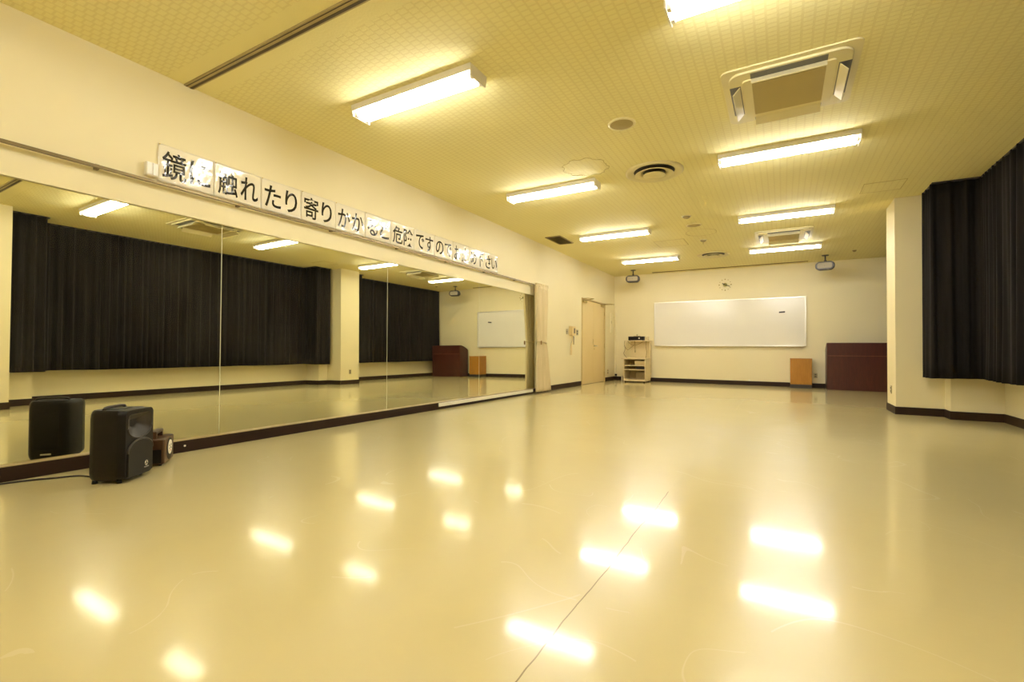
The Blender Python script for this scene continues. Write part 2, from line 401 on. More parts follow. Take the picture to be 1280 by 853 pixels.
# ------------------------------------------------------------------ mirrors
seams = [MY0, 2.29, 4.285, 6.325, MY1]
mlab = ['frameless mirror panel behind the black speaker, nearest the camera', 'frameless mirror panel showing the long dark curtain, second from the speaker',
        'frameless mirror panel showing the pillar and far curtain, third from the speaker', 'frameless mirror panel beside the tied cream curtain, showing the whiteboard']
TILT = .0072
for i, l in enumerate(mlab):
    a, c = seams[i]+.003, seams[i+1]-.003
    b = MB().box((-.006, a, .1005-.9), (0, c, 1.922-.9))
    b.xf(Matrix.Translation((-.014, 0, .9)) @ Matrix.Rotation(-TILT, 4, 'Y'))
    mr = tag(b.build('wall_mirror', M['mirror']), l, 'mirror', 'mirror panels along the wall')
    if i:
        e_ = MB().box((-.006, a-.0058, .1005-.9), (.0004, a-.0004, 1.922-.9)); e_.xf(Matrix.Translation((-.014, 0, .9)) @ Matrix.Rotation(-TILT, 4, 'Y'))
        e_.build('polished_edge', M['glass_edge'], mr)['label'] = 'pale polished glass edge'

# ------------------------------------------------------------------ ceiling lights
def make_light():
    t = thing('ceiling_light', (0, 0, 0), 'x', 'ceiling light', 'fluorescent ceiling lights')
    hl = .635
    b = MB()   # body tapering downwards, closed by an end plate at either side
    b.box((-hl+.003, -.112, -.006), (hl-.003, .112, 0))
    for s in (-1, 1): b.prism([(s*.112, 0), (s*.102, -.048), (s*.098, -.048), (s*.107, 0)], 'x', -hl+.003, hl-.003)
    MB().prism([(-.092, -.012), (-.03, -.018), (0, -.050), (.03, -.018), (.092, -.012), (.092, -.008), (-.092, -.008)], 'x', -hl+.008, hl-.008).build('reflector', M['white_metal'], t)
    b.build('housing', M['white_metal'], t)
    for e in (-1, 1):
        MB().prism([(-.113, 0), (.113, 0), (.098, -.094), (-.098, -.094)], 'x', e*hl-.006, e*hl+.006, .002).build('end_plate', M['white_metal'], t)
    for s in (-1, 1):
        tb = MB().cyl((-.60, s*.056, -.068), (.60, s*.056, -.068), .0155, 14).build('tube', M['tube'], t)
        for e in (-1, 1):
            MB().box((e*.616-.012, s*.056-.018, -.088), (e*.616+.012, s*.056+.018, -.03), .003).build('lamp_holder', M['white_metal'], t)
    return t
LX = (1.577, 4.263); LY = (2.966, 5.656, 8.342, 11.02)
names_side = ('row nearer the mirrors', 'row nearer the dark curtains')
ordn = ('first from the ceiling track', 'second from the ceiling track', 'third from the ceiling track', 'last before the whiteboard')
proto = make_light()
k = 0
for i, y in enumerate(LY):
    for j, x in enumerate(LX):
        o = proto if k == 0 else copy_tree(proto)
        k += 1
        o.location = (x, y, H)
        o['label'] = 'twin-tube fluorescent ceiling light, %s in the %s' % (ordn[i], names_side[j])

for j, x in enumerate(LX):                        # extra row overhead, out of the frame, added to brighten the near end
    o = copy_tree(proto); o.location = (x, .28, H)
    o['label'] = 'unseen twin-tube ceiling light added before the ceiling track to brighten the near end, %s' % names_side[j]

# ------------------------------------------------------------------ charcoal curtains
def curtain(name, pts, z0, z1, label, m, wave=.15, amp=.034, seed=1, step=.011, group=None):
    rnd = random.Random(seed)
    P = [Vector((x, y, 0)) for x, y in pts]
    # sample with rounded corners
    samp = []
    for a, c in zip(P, P[1:]):
        L = (c-a).length; n = max(2, int(L/step))
        for q in range(n): samp.append(a+(c-a)*(q/n))
    samp.append(P[-1])
    for _ in range(6):
        samp = [samp[0]]+[(samp[q-1]+samp[q]*2+samp[q+1])/4 for q in range(1, len(samp)-1)]+[samp[-1]]
    phase = 0; ph = []; s_acc = 0; acc = []
    for q in range(len(samp)):
        if q: s_acc += (samp[q]-samp[q-1]).length
        acc.append(s_acc)
        w = wave*(1+.75*noise.noise(Vector((s_acc*1.7, seed*3.1, 0))))
        phase += 2*PI*step/w; ph.append(phase)
    rows = 14; bm = bmesh.new(); grid = []
    for r in range(rows+1):
        f = r/rows; z = z1+(z0-z1)*f
        rowv = []
        for q, p in enumerate(samp):
            d = (samp[min(q+1, len(samp)-1)]-samp[max(q-1, 0)]).normalized(); nrm = Vector((d.y, -d.x, 0))
            A = amp*(.55+.45*f)*(1+.55*noise.noise(Vector((acc[q]*2.3, seed*5.0, f*.5))))
            off = A*math.sin(ph[q]+.5*f*noise.noise(Vector((acc[q]*1.1, seed, 2)))) + .35*A*math.sin(2.3*ph[q]+1.3+f)
            off += .02*f*noise.noise(Vector((acc[q]*.9, 7+seed, f)))
            zz = z+(.010*noise.noise(Vector((acc[q]*1.3, 3, seed))) if r == rows else 0)
            rowv.append(bm.verts.new((p.x+nrm.x*off, p.y+nrm.y*off, zz)))
        grid.append(rowv)
    for r in range(rows):
        for q in range(len(samp)-1):
            fc = bm.faces.new([grid[r][q], grid[r][q+1], grid[r+1][q+1], grid[r+1][q]]); fc.smooth = True
    b = MB(); b.bm.free(); b.bm = bm
    o = b.build(name, m, None, False)
    sd = o.modifiers.new('thickness', 'SOLIDIFY'); sd.thickness = .003
    tag(o, label, 'curtain', group)
    # track hidden in the ceiling line
    tb = MB()
    for (xa, ya), (xb, yb) in zip(pts, pts[1:]):
        tb.box((min(xa, xb)-.012, min(ya, yb)-.012, H-.018), (max(xa, xb)+.012, max(ya, yb)+.012, H-.0005))
    tb.build('curtain_track', M['dkgrey'], o)
    return o
XI, XO = 5.885, 6.335
curtain('blackout_curtain', [(XI, 2.36), (XI, 2.78), (XO, 2.80), (XO, 7.76), (XI, 7.78), (XI, 8.22)], .53, H-.006,
        'long charcoal blackout curtain hanging on the near side of the pillar', M['blackout'], seed=3, group='blackout curtains')
curtain('blackout_curtain', [(XI, 8.96), (XI, 9.28), (XO, 9.30), (XO, 13.24)], .53, H-.006,
        'charcoal blackout curtain between the pillar and the mahogany lectern, seen in the mirror', M['blackout'], seed=9, group='blackout curtains')

# ------------------------------------------------------------------ cream curtain tied at the mirror end
rail = MB().box((.030, -.5, 2.112), (.052, 8.62, 2.134), .002).build('curtain_rail', M['rail'])
tag(rail, 'thin curtain rail along the wall under the sign row', 'curtain rail')
for y in (.4, 1.4, 2.4, 3.4, 4.4, 5.4, 6.4, 7.4, 8.4):
    MB().box((0.0005, y-.012, 2.106), (.036, y+.012, 2.140)).build('bracket', M['rail'], rail)
def tied_curtain():
    t = thing('tied_curtain', (.105, 8.33, 0), 'cream curtain gathered and tied at the far end of the mirrors', 'curtain')
    nz, nu = 30, 120
    bm = bmesh.new(); rings = []
    for r in range(nz+1):
        z = .035+(2.105-.035)*r/nz
        # half width along the wall, half depth
        def lerp(a, c, f): return a+(c-a)*f
        if z > 1.0: f = (z-1.0)/1.105; hw = lerp(.175, .25, min(1, f*1.5)); off = lerp(.03, 0.0, f); hd = lerp(.040, .030, f)
        else: f = (1.0-z)/1.0; hw = lerp(.175, .32, f**.8); off = lerp(.03, .13, f); hd = lerp(.040, .030, f)
        pin = 1-.12*math.exp(-((z-1.0)/.05)**2)
        ring = []
        for u in range(nu):
            a = 2*PI*u/nu
            cx, cy = math.cos(a), math.sin(a)
            y = off+hw*pin*math.copysign(abs(cx)**.95, cx)
            fold = .034*math.sin(math.asin(max(-1, min(1, cx)))*13+.5*math.sin(z*2.1)+.8*math.sin(cx*5))*(1 if z > 1.06 or z < .94 else .55)
            x = (hd+fold*.65)*math.copysign(abs(cy)**.55, cy)
            ring.append(bm.verts.new((x, y, z)))
        rings.append(ring)
    for r in range(nz):
        for u in range(nu):
            f = bm.faces.new([rings[r][u], rings[r][(u+1) % nu], rings[r+1][(u+1) % nu], rings[r+1][u]]); f.smooth = True
    bm.faces.new(rings[-1]); bm.faces.new(list(reversed(rings[0])))
    b = MB(); b.bm.free(); b.bm = bm; b.build('cloth', M['cream_cloth'], t)
    # gathered heading
    bm2 = MB()
    for q in range(9):
        y = -.22+.47*q/8
        bm2.box((-.030, y-.017, 2.085), (.030, y+.017, 2.150), .008)
    bm2.build('heading', M['cream_cloth'], t)
    tie = MB(); pts = []
    for q in range(41):
        a = 2*PI*q/40; pts.append((.064*math.copysign(abs(math.sin(a))**.7, math.sin(a)), .03+.166*math.cos(a), 1.0-.02*math.cos(a)))
    tie.tube(pts, .012, 8); tie.build('tieback', M['cream_cloth'], t)
    MB().box((.055, -.135, .955), (.075, -.105, 1.03), .006).build('tie_hook', M['tie'], t)['label'] = 'brown tie hook'
tied_curtain()
st = MB().box((.0415, 5.23, .040), (.056, 8.10, .092), .003).build('rail_strip', M['white_strip'])
tag(st, 'long white strip fixed along the dark plinth beside the tied curtain', 'strip')
for y, z in ((2.0, .052),):
    c_ = MB().cyl((.0352, y, z), (.040, y, z), .008, 12).build('plinth_cap', M['white_metal'])
    tag(c_, 'tiny white cap on the dark plinth near the brown radio', 'cap')

# ------------------------------------------------------------------ sign sheets on the wall
SH = ['鏡に', '触れ', 'たり', '寄り', 'かか', 'ると', '危険', 'です', 'ので', 'お止', 'め下', 'さい']
SW, SZ0, SZ1, SY0 = .4215, 2.152, 2.449, 1.779
sx_spec = {}
def wav(y, z): return .0018*math.sin(7.3*y+2*z)+.0014*math.sin(17*y-9*z)+.0009*math.sin(31*y+23*z)
for i, s_ in enumerate(SH):
    ya, yb = SY0+i*SW+.002, SY0+(i+1)*SW-.002
    bm = bmesh.new(); nx, nz = 28, 18; g = []
    for r in range(nz+1):
        row = []
        for q in range(nx+1):
            y = ya+(yb-ya)*q/nx; z = SZ0+(SZ1-SZ0)*r/nz
            row.append(bm.verts.new((.008+wav(y, z), y, z)))
        g.append(row)
    for r in range(nz):
        for q in range(nx):
            f = bm.faces.new([g[r][q], g[r][q+1], g[r+1][q+1], g[r+1][q]]); f.smooth = True
    b = MB(); b.bm.free(); b.bm = bm
    o = b.build('sign_sheet', M['paper'], None, False)
    sd = o.modifiers.new('thickness', 'SOLIDIFY'); sd.thickness = .0006; sd.offset = -1
    tag(o, 'white laminated wall sheet with the black characters %s above the mirrors' % s_, 'sign', 'laminated sign sheets')
    lb = MB()
    for j, ch in enumerate(s_):
        tb = text_bm(ch, .2, .0022)
        x0, x1, z0, z1 = bounds2(tb)
        cxm, czm = (x0+x1)/2, (z0+z1)/2
        kanji = ord(ch) >= 0x4e00
        tw = .172 if kanji else min(.165, (x1-x0)*1.12)
        if ch in 'りい': tw = (x1-x0)*1.08
        sxx = tw/(x1-x0); th = (.222 if kanji else min(.21, (z1-z0)*1.22)); szz = th/(z1-z0)
        yc = ya+(yb-ya)*(.275 if j == 0 else .735); zc = (SZ0+SZ1)/2-.004
        for v in tb.verts:
            y = yc+(v.co.x-cxm)*sxx; z = zc+(v.co.y-czm)*szz
            v.co = Vector((.0095+wav(y, z), y, z))
        lb.merge(tb)
    lb.build('lettering', M['ink'], o, False)['label'] = 'black lettering'
    pb = MB().cyl((.009+wav(ya, SZ1), ya+.008, SZ1-.006), (.016+wav(ya, SZ1), ya+.008, SZ1-.006), .0045, 10)
    pb.build('pin', M['pin'], o)['label'] = 'brass pin'
t = thing('wall_switch_box', (0, 1.732, 2.218), 'small white box on the wall at the start of the sign row', 'switch box')
MB().box((.0005, -.040, -.052), (.042, .040, .052), .005).build('housing', M['white_metal'], t)
for s in (-1, 1): MB().box((.042, s*.019-.017, -.046), (.047, s*.019+.017, .046), .002).build('cover', M['bright_white'], t)

# ------------------------------------------------------------------ black loudspeaker on the floor
def make_pa():
    t = thing('loudspeaker', (.535, 1.378, 0), 'black portable loudspeaker standing on the floor in front of the mirror', 'loudspeaker', rz=math.radians(128))
    hw, hd, h = .140, .115, .452
    F = hd+.005; bf = -hd+.04
    plan = [(-hw, bf), (hw, bf), (hw-.018, hd-.05), (hw-.040, hd-.012), (hw-.06, hd), (-hw+.06, hd), (-hw+.040, hd-.012), (-hw+.018, hd-.05)]
    tb = bmesh.new(); rings = []
    for z, s_, in ((.018, .90), (.035, .965), (.06, 1.0), (.40, 1.0), (.425, .985), (.442, .95), (h, .88)):
        rings.append([tb.verts.new((x*s_, y*s_, z)) for x, y in plan])
    n = len(plan)
    for A, B in zip(rings, rings[1:]):
        for q in range(n):
            f = tb.faces.new([A[q], A[(q+1) % n], B[(q+1) % n], B[q]]); f.smooth = True
    tb.faces.new(list(reversed(rings[0]))); tb.faces.new(rings[-1])
    b = MB(); b.merge(tb); body = b.build('cabinet', M['speaker'], t)
    body.modifiers.new('edges', 'EDGE_SPLIT').split_angle = math.radians(38)
    # moulded front: rounded bezel pierced by the horn mouth
    def mouth(k, top, mid, drop, hwid):
        p = [(hwid*math.cos(PI+PI*q/20), mid+drop*math.sin(PI+PI*q/20)) for q in range(21)]
        p += [(hwid, top-.03), (hwid-.010, top-.008), (hwid-.032, top), (-hwid+.032, top), (-hwid+.010, top-.008), (-hwid, top-.03)]
        return p
    hole = mouth(0, .424, .336, .068, .117)
    outer = [(x, .236+z) for x, z in rrect(2*hw-.004, .425, .035, 6)]
    fb = bmesh.new()
    vo = [fb.verts.new((x, -F, z)) for x, z in outer]; vi = [fb.verts.new((x, -F, z)) for x, z in hole]
    eds = [fb.edges.new((L[q], L[(q+1) % len(L)])) for L in (vo, vi) for q in range(len(L))]
    bmesh.ops.triangle_fill(fb, use_beauty=True, edges=eds)
    vb = [fb.verts.new((x*1.02, bf+.002, .236+(z-.236)*1.012)) for x, z in outer]
    for q in range(len(vo)):
        f = fb.faces.new([vo[q], vo[(q+1) % len(vo)], vb[(q+1) % len(vo)], vb[q]]); f.smooth = True
    b = MB(); b.merge(fb); b.build('front_bezel', M['speaker'], t)
    hb = bmesh.new(); rg = []
    for k_, y, dz in ((1.0, -F, 0), (.93, -F+.006, .001), (.70, -F+.018, .006), (.42, -F+.032, .010), (.30, bf+.001, .010)):
        rg.append([hb.verts.new((x*k_, y, .356+(z-.356)*k_+dz*.6)) for x, z in hole])
    n = len(rg[0])
    for A, B in zip(rg, rg[1:]):
        for q in range(n):
            f = hb.faces.new([A[q], A[(q+1) % n], B[(q+1) % n], B[q]]); f.smooth = True
    b = MB(); b.merge(hb); b.build('horn', M['horn'], t)['label'] = 'dark grey horn mouth'
    tp = MB().prism([(x*.30, .356+(z-.356)*.30+.006) for x, z in hole], 'y', bf-.0015, bf-.0005); tp.build('throat', M['black'], t)['label'] = 'black horn throat'
    lip = [(.119*math.cos(PI+PI*q/24), -F-.001, .336+.070*math.sin(PI+PI*q/24)) for q in range(25)]
    MB().tube(lip, .005, 8).build('horn_lip', M['horn'], t)
    poly = [(-.122, .036), (.122, .036)]+[(.122*math.cos(PI*q/20), .180+.074*math.sin(PI*q/20)) for q in range(21)]
    MB().prism(poly, 'y', -F-.010, -F+.004, .003).build('woofer_grille', M['grille'], t)
    rim = [(.125*math.cos(PI*q/24), -F-.006, .182+.077*math.sin(PI*q/24)) for q in range(25)]
    MB().tube(rim, .006, 8).build('grille_rim', M['horn'], t)['label'] = 'dark grey rim arching over the grille'
    # emblem: round badge with three crossed forks, word below
    e = MB()
    for r0, r1 in ((.0165, .0150),):
        for q in range(32):
            a0, a1 = 2*PI*q/32, 2*PI*(q+1)/32
            e.add([(.055+r0*math.cos(a0), -F-.0112, .090+r0*math.sin(a0)), (.055+r0*math.cos(a1), -F-.0112, .090+r0*math.sin(a1)),
                   (.055+r1*math.cos(a1), -F-.0112, .090+r1*math.sin(a1)), (.055+r1*math.cos(a0), -F-.0112, .090+r1*math.sin(a0))], [(0, 1, 2, 3)])
    e.merge(bm_disc(.0150), Matrix.Translation((.055, -F-.0108, .090)) @ Matrix.Rotation(PI/2, 4, 'X'))
    tb = text_bm('YAMAHA', .012)
    e.merge(tb, Matrix.Translation((.055, -F-.0112, .064)) @ Matrix.Rotation(PI/2, 4, 'X'))
    em = e.build('emblem', M['emblem'], t)
    em['label'] = 'round silver emblem with lettering below'
    f_ = MB()
    for q in range(3):
        a = PI/2+q*2*PI/3
        f_.cyl((.055, -F-.0118, .090), (.055+.013*math.cos(a), -F-.0118, .090+.013*math.sin(a)), .0016, 6)
        for s in (-.30, .30):
            f_.cyl((.055+.005*math.cos(a+s*2), -F-.0118, .090+.005*math.sin(a+s*2)), (.055+.013*math.cos(a+s), -F-.0118, .090+.013*math.sin(a+s)), .0009, 6)
    f_.build('emblem_forks', M['black'], em)
    for x in (-.1, .1):
        for y in (-.065, .07): MB().cyl((x, y, 0), (x, y, .02), .016, 12, .014).build('foot', M['black'], t)
    # top handle recess and carrying grip
    MB().prism(rrect(.17, .075, .035, 5), 'z', h-.0005, h+.0025).build('handle_recess', M['black'], t)
    MB().tube([(-.10, .03, h), (-.088, .03, h+.012), (-.05, .03, h+.016), (.05, .03, h+.016), (.088, .03, h+.012), (.10, .03, h)], .009, 8).build('handle', M['horn'], t)
    # rear control panel
    MB().box((-.07, hd-.002, .09), (.07, hd+.004, .36), .003).build('rear_panel', M['black'], t)
    MB().box((-.03, hd+.002, .055), (.03, hd+.007, .065), .001).build('rear_label', M['emblem'], t)['label'] = 'pale label strip'
def bm_disc(r):
    t_ = bmesh.new(); bmesh.ops.create_circle(t_, cap_ends=True, segments=32, radius=r); return t_
make_pa()
pts = []
ctl = [(.07, .45, .006), (.09, .95, .006), (.13, 1.08, .006), (.19, 1.17, .006), (.24, 1.27, .006), (.30, 1.29, .006), (.36, 1.305, .006)]
for a, c in zip(ctl, ctl[1:]):
    for q in range(6): pts.append(Vector(a).lerp(Vector(c), q/6))
pts.append(Vector(ctl[-1]))
for _ in range(5): pts = [pts[0]]+[(pts[q-1]+pts[q]*2+pts[q+1])/4 for q in range(1, len(pts)-1)]+[pts[-1]]
tag(MB().tube(pts, .0055, 8).build('power_cord', M['cable_black']), 'thin black cord on the floor running from the loudspeaker along the plinth', 'cord')

# ------------------------------------------------------------------ brown radio beside it
def make_radio():
    th = math.atan2(.595, -.805)   # front faces (.595, .805)
    t = thing('portable_radio', (.252, 1.706, 0), 'small brown portable radio with round white dial behind the loudspeaker', 'radio', rz=th)
    MB().box((-.130, -.075, .012), (.130, .075, .190), .008).build('case', M['brownbox'], t)
    MB().box((-.122, -.079, .016), (.122, -.073, .186), .003).build('front_panel', M['brownlight'], t)['label'] = 'lighter brown front panel'
    MB().box((-.1315, -.062, .022), (-.1285, .062, .118), .001).build('side_recess', M['black'], t)['label'] = 'dark lower side recess'
    g = MB().cyl((.01, -.0785, .100), (.01, -.0815, .100), .078, 36); sp = g.build('speaker_ring', M['grille'], t); sp['label'] = 'dark round speaker grille'
    dl = MB().cyl((.01, -.0815, .112), (.01, -.0850, .112), .052, 36).build('dial', M['dial'], t); dl['label'] = 'round white dial'
    mk = MB()
    for x, z, w, h_ in ((-.012, .126, .007, .012), (.030, .126, .007, .012), (.009, .112, .006, .010), (-.01, .103, .02, .005), (.03, .103, .02, .005)):
        mk.box((x-w/2, -.0862, z-h_/2), (x+w/2, -.0848, z+h_/2))
    mk.build('dial_marks', M['black'], dl)
    MB().box((.001, -.0862, .084), (.019, -.0848, .091)).build('red_mark', M['red'], dl)
    hd = MB()
    for x in (-.075, .075): hd.box((x-.014, -.022, .186), (x+.014, .022, .225), .004)
    hd.box((-.089, -.022, .220), (.089, .022, .240), .005); hd.build('handle', M['brownbox'], t)
    MB().box((-.125, .030, .189), (-.06, .070, .212), .004).build('knob_block', M['dial'], t)['label'] = 'pale knob block'
    for x in (-.10, .10):
        for y in (-.05, .05): MB().cyl((x, y, 0), (x, y, .014), .010, 10).build('foot', M['black'], t)
make_radio()

# ------------------------------------------------------------------ double door
door = thing('door_1', (0, 10.77, 0), 'cream double door with two closers in the mirror wall', 'door', kind='structure')
y0, y1, ym = .02, 1.665, .84
b = MB().box((-.10, -.03, 0), (.012, y0-.004, 2.135)).box((-.10, y1+.014, 0), (.012, y1+.05, 2.135)).box((-.10, y0-.004, 2.105), (.012, y1+.014, 2.135))
b.build('door_frame', M['door_frame'], door)
for i, (a, c) in enumerate(((y0, ym-.003), (ym+.003, y1+.008))):
    lf = MB().box((-.055, a, .008), (-.012, c, 2.098), .002).build('door_leaf', M['door'], door)
    hy = a+.0 if i == 0 else c
    for z in (.22, .98, 1.86):
        MB().cyl((-.004, hy, z-.055), (-.004, hy, z+.055), .011, 10).build('hinge', M['brass'], lf)
    # closer body and arm reaching out into the room
    cy = a+.16 if i == 0 else c-.16
    cb = MB().box((-.012, cy-.12, 2.025), (.035, cy+.10, 2.075), .008).build('door_closer', M['brass'], lf)
    yy = a+.03 if i == 0 else c-.03
    ar = MB().tube([(.02, cy-.02, 2.085), (.15, (cy+yy)/2-.01, 2.09), (.29, yy, 2.094)], .008, 6).tube([(.29, yy, 2.094), (.15, yy-.01, 2.116), (-.0, yy-.02, 2.119)], .007, 6)
    ar.build('closer_arm', M['brass'], cb)
    if i == 1:
        hb = MB().cyl((-.012, a+.055, .965), (.045, a+.055, .965), .011, 12).tube([(.043, a+.05, .965), (.047, a+.10, .967), (.043, a+.165, .965)], .009, 8)
        hd_ = hb.build('handle', M['steel'], lf)
        MB().cyl((-.0125, a+.055, .965), (-.006, a+.055, .965), .027, 20).build('rosette', M['brass'], hd_)
        MB().cyl((-.0125, a+.055, .885), (-.005, a+.055, .885), .014, 16).build('lock_cylinder', M['brass'], lf)
    else:
        MB().box((-.0125, c-.03, 1.0), (-.009, c-.012, 1.14)).build('flush_bolt', M['brass'], lf)
# things on that wall
ph = thing('wall_intercom', (0, 10.13, 1.295), 'cream wall intercom phone with dangling cord beside the double door', 'phone')
MB().box((0.0005, -.16, -.11), (.05, .13, .11), .012).build('base', M['phone'], ph)
MB().box((.05, -.155, -.105), (.085, -.055, .105), .015, 3).build('handset', M['phone'], ph)
MB().box((.05, .0, -.055), (.054, .085, .065), .002).build('window', M['dkgrey'], ph)['label'] = 'dark window panel'
cpts = [(.05+.012*math.cos(q*.9), -.06+.016*math.sin(q*.9)+.05*(q/60), -.11-.010*math.sin(PI*q/60)-.20*(q/60)) for q in range(61)]
MB().tube(cpts, .004, 6).build('curly_cord', M['phone'], ph)
hk = thing('hanging_keys', (0, 10.215, 1.07), 'dark key strap hanging on the wall under the intercom', 'keys')
MB().box((.006, -.022, -.09), (.022, .022, .10), .006).build('strap', M['dkgrey'], hk); MB().cyl((.0, 0, .105), (.024, 0, .105), .005, 8).build('hook', M['brass'], hk)
fb = thing('tag_pouch', (0, 10.08, .87), 'small cream pouch hanging on the wall below the intercom', 'pouch')
MB().prism([(-.05, -.13), (.03, -.13), (.05, -.02), (.03, .06), (.012, .14), (-.005, .14), (-.03, .02)], 'x', .002, .022, .006).build('pouch', M['phone'], fb)
MB().tube([(.012, .003, .135), (.012, .06, .22), (.012, .10, .30)], .003, 6).build('string', M['cable_tan'], fb)
def plate(name, x, y, z, w, h, label, cat, m, axis='x', holes=0, t_=.010, dirn=1):
    o = thing(name, (x, y, z), label, cat)
    if axis == 'x': 
        xs = (0.0005*dirn, t_*dirn); MB().box((min(xs), -w/2, -h/2), (max(xs), w/2, h/2), .003).build('cover_plate', m, o)
        for q in range(holes):
            zz = (q-(holes-1)/2)*h*.4; xs = (t_*dirn, (t_+.003)*dirn)
            MB().box((min(xs), -w*.22, zz-h*.12), (max(xs), w*.22, zz+h*.12), .001).build('socket' if 'outlet' in name else 'rocker', M['dkgrey'], o)
    else:
        MB().box((-w/2, -t_, -h/2), (w/2, -.0005, h/2), .003).build('cover_plate', m, o)
        for q in range(holes):
            zz = (q-(holes-1)/2)*h*.4
            MB().box((-w*.22, -t_-.003, zz-h*.12), (w*.22, -t_, zz+h*.12), .001).build('socket' if 'outlet' in name else 'rocker', M['dkgrey'], o)
    return o
plate('wall_switch', 0, 9.845, 1.27, .075, .12, 'small metal wall switch on the mirror side of the intercom', 'switch', M['plate'], holes=1)
plate('wall_switch', 0, 10.46, 1.27, .12, .13, 'metal wall switch between the intercom and the double door', 'switch', M['plate'], holes=2)
plate('wall_outlet', 0, 12.72, .26, .10, .15, 'cream wall socket low beside the double door near the corner', 'outlet', M['phone'], holes=2)
plate('wall_outlet', 4.91, D, .29, .075, .115, 'wall socket between the orange cabinet and the mahogany lectern', 'outlet', M['plate'], axis='y', holes=2)
plate('wall_outlet', 5.59, 8.60, .32, .075, .115, 'wall socket low on the pillar face', 'outlet', M['plate'], holes=2, dirn=-1)
pb = thing('breaker_panel', (0, 13.04, 1.64), 'shallow cream panel box on the wall between the door and the corner', 'panel box')
MB().box((.0005, -.135, -.28), (.03, .135, .28), .004).build('box', M['wall'], pb); MB().box((.03, -.12, -.255), (.036, .12, .255), .002).build('lid', M['wall'], pb)
MB().box((.036, -.095, -.03), (.042, -.08, .05), .002).build('latch', M['brass'], pb)
cd = MB().box((.035, D-.028, .105), (.075, D-.0005, 2.0), .004).build('cable_conduit', M['wall'])
tag(cd, 'vertical cream cable cover in the corner beside the cream cabinet', 'cable cover')
cc = MB().box((1.15, D-.030, .1065), (3.50, D-.013, .118), .002).build('cable_cover', M['wall'])
tag(cc, 'thin cream cable cover lying along the baseboard under the whiteboard', 'cable cover')
MB().box((3.485, D-.036, .1065), (3.525, D-.010, .145), .004).build('end_cap', M['white_metal'], cc)['label'] = 'white end cap'
cp = thing('corner_plug', (.20, 13.22, 0), 'black plug and white adapter on the floor in the room corner', 'plug')
MB().box((-.15, -.02, .13), (-.09, .03, .18), .01).build('plug', M['black'], cp)
MB().tube([(-.12, .0, .14), (-.08, -.02, .08), (.02, -.03, .01), (.08, 0, .008)], .006, 6).build('cord', M['black'], cp)
for dx in (0, .06): MB().box((.06+dx-.018, -.02, 0), (.06+dx+.018, .02, .13), .006).build('adapter', M['white_metal'], cp)['label'] = 'white adapter'

# ------------------------------------------------------------------ whiteboard and clock
wb = thing('whiteboard', (2.935, D, 1.589), 'wide whiteboard on the end wall', 'whiteboard')
hw, hh = 1.789, .598
MB().box((-hw+.01, -.030, -hh+.01), (hw-.01, -.022, hh-.01)).build('writing_surface', M['board'], wb)
for a, c in (((-hw, -.045, hh-.022), (hw, -.0005, hh)), ((-hw, -.045, -hh), (hw, -.0005, -hh+.022)), ((-hw, -.045, -hh+.022), (-hw+.022, -.0005, hh-.022)), ((hw-.022, -.045, -hh+.022), (hw, -.0005, hh-.022))):
    MB().box(a, c, .003).build('frame_rail', M['alu'], wb)
MB().box((-hw+.05, -.10, -hh-.012), (hw-.05, -.005, -hh), .004).build('pen_tray', M['alu'], wb)
er = thing('magnetic_eraser', (4.222, D-.030, 1.822), 'small dark eraser stuck on the whiteboard', 'eraser')
e_ = MB().box((-.065, -.028, -.018), (.065, -.012, .018), .003); e_.xf(Matrix.Rotation(-.07, 4, 'Y')).build('grip', M['dkgrey'], er)
e_ = MB().box((-.063, -.012, -.016), (.063, -.0005, .016)); e_.xf(Matrix.Rotation(-.07, 4, 'Y')).build('felt', M['plate'], er)
ck = thing('wall_clock', (2.944, D, 2.578), 'wall clock of loose gold hour markers around an olive hub', 'clock')
for q in range(12):
    a = PI/2-2*PI*q/12; r = .142; s = .013 if q % 3 == 0 else .009
    b = MB().box((-s, -.010, -s), (s, -.0005, s), .003); b.xf(Matrix.Translation((r*math.cos(a), 0, r*math.sin(a))) @ Matrix.Rotation(-a, 4, 'Y')).build('hour_marker', M['gold'], ck)
MB().cyl((0, -.0005, 0), (0, -.025, 0), .050, 28, .044).build('hub', M['olive'], ck)
for ln, w, a in ((.125, .006, -.42), (.075, .009, 2.65)):
    b = MB().box((-.02, -.031, -w), (ln, -.027, w)); b.xf(Matrix.Rotation(-a, 4, 'Y')).build('hand', M['black'], ck)

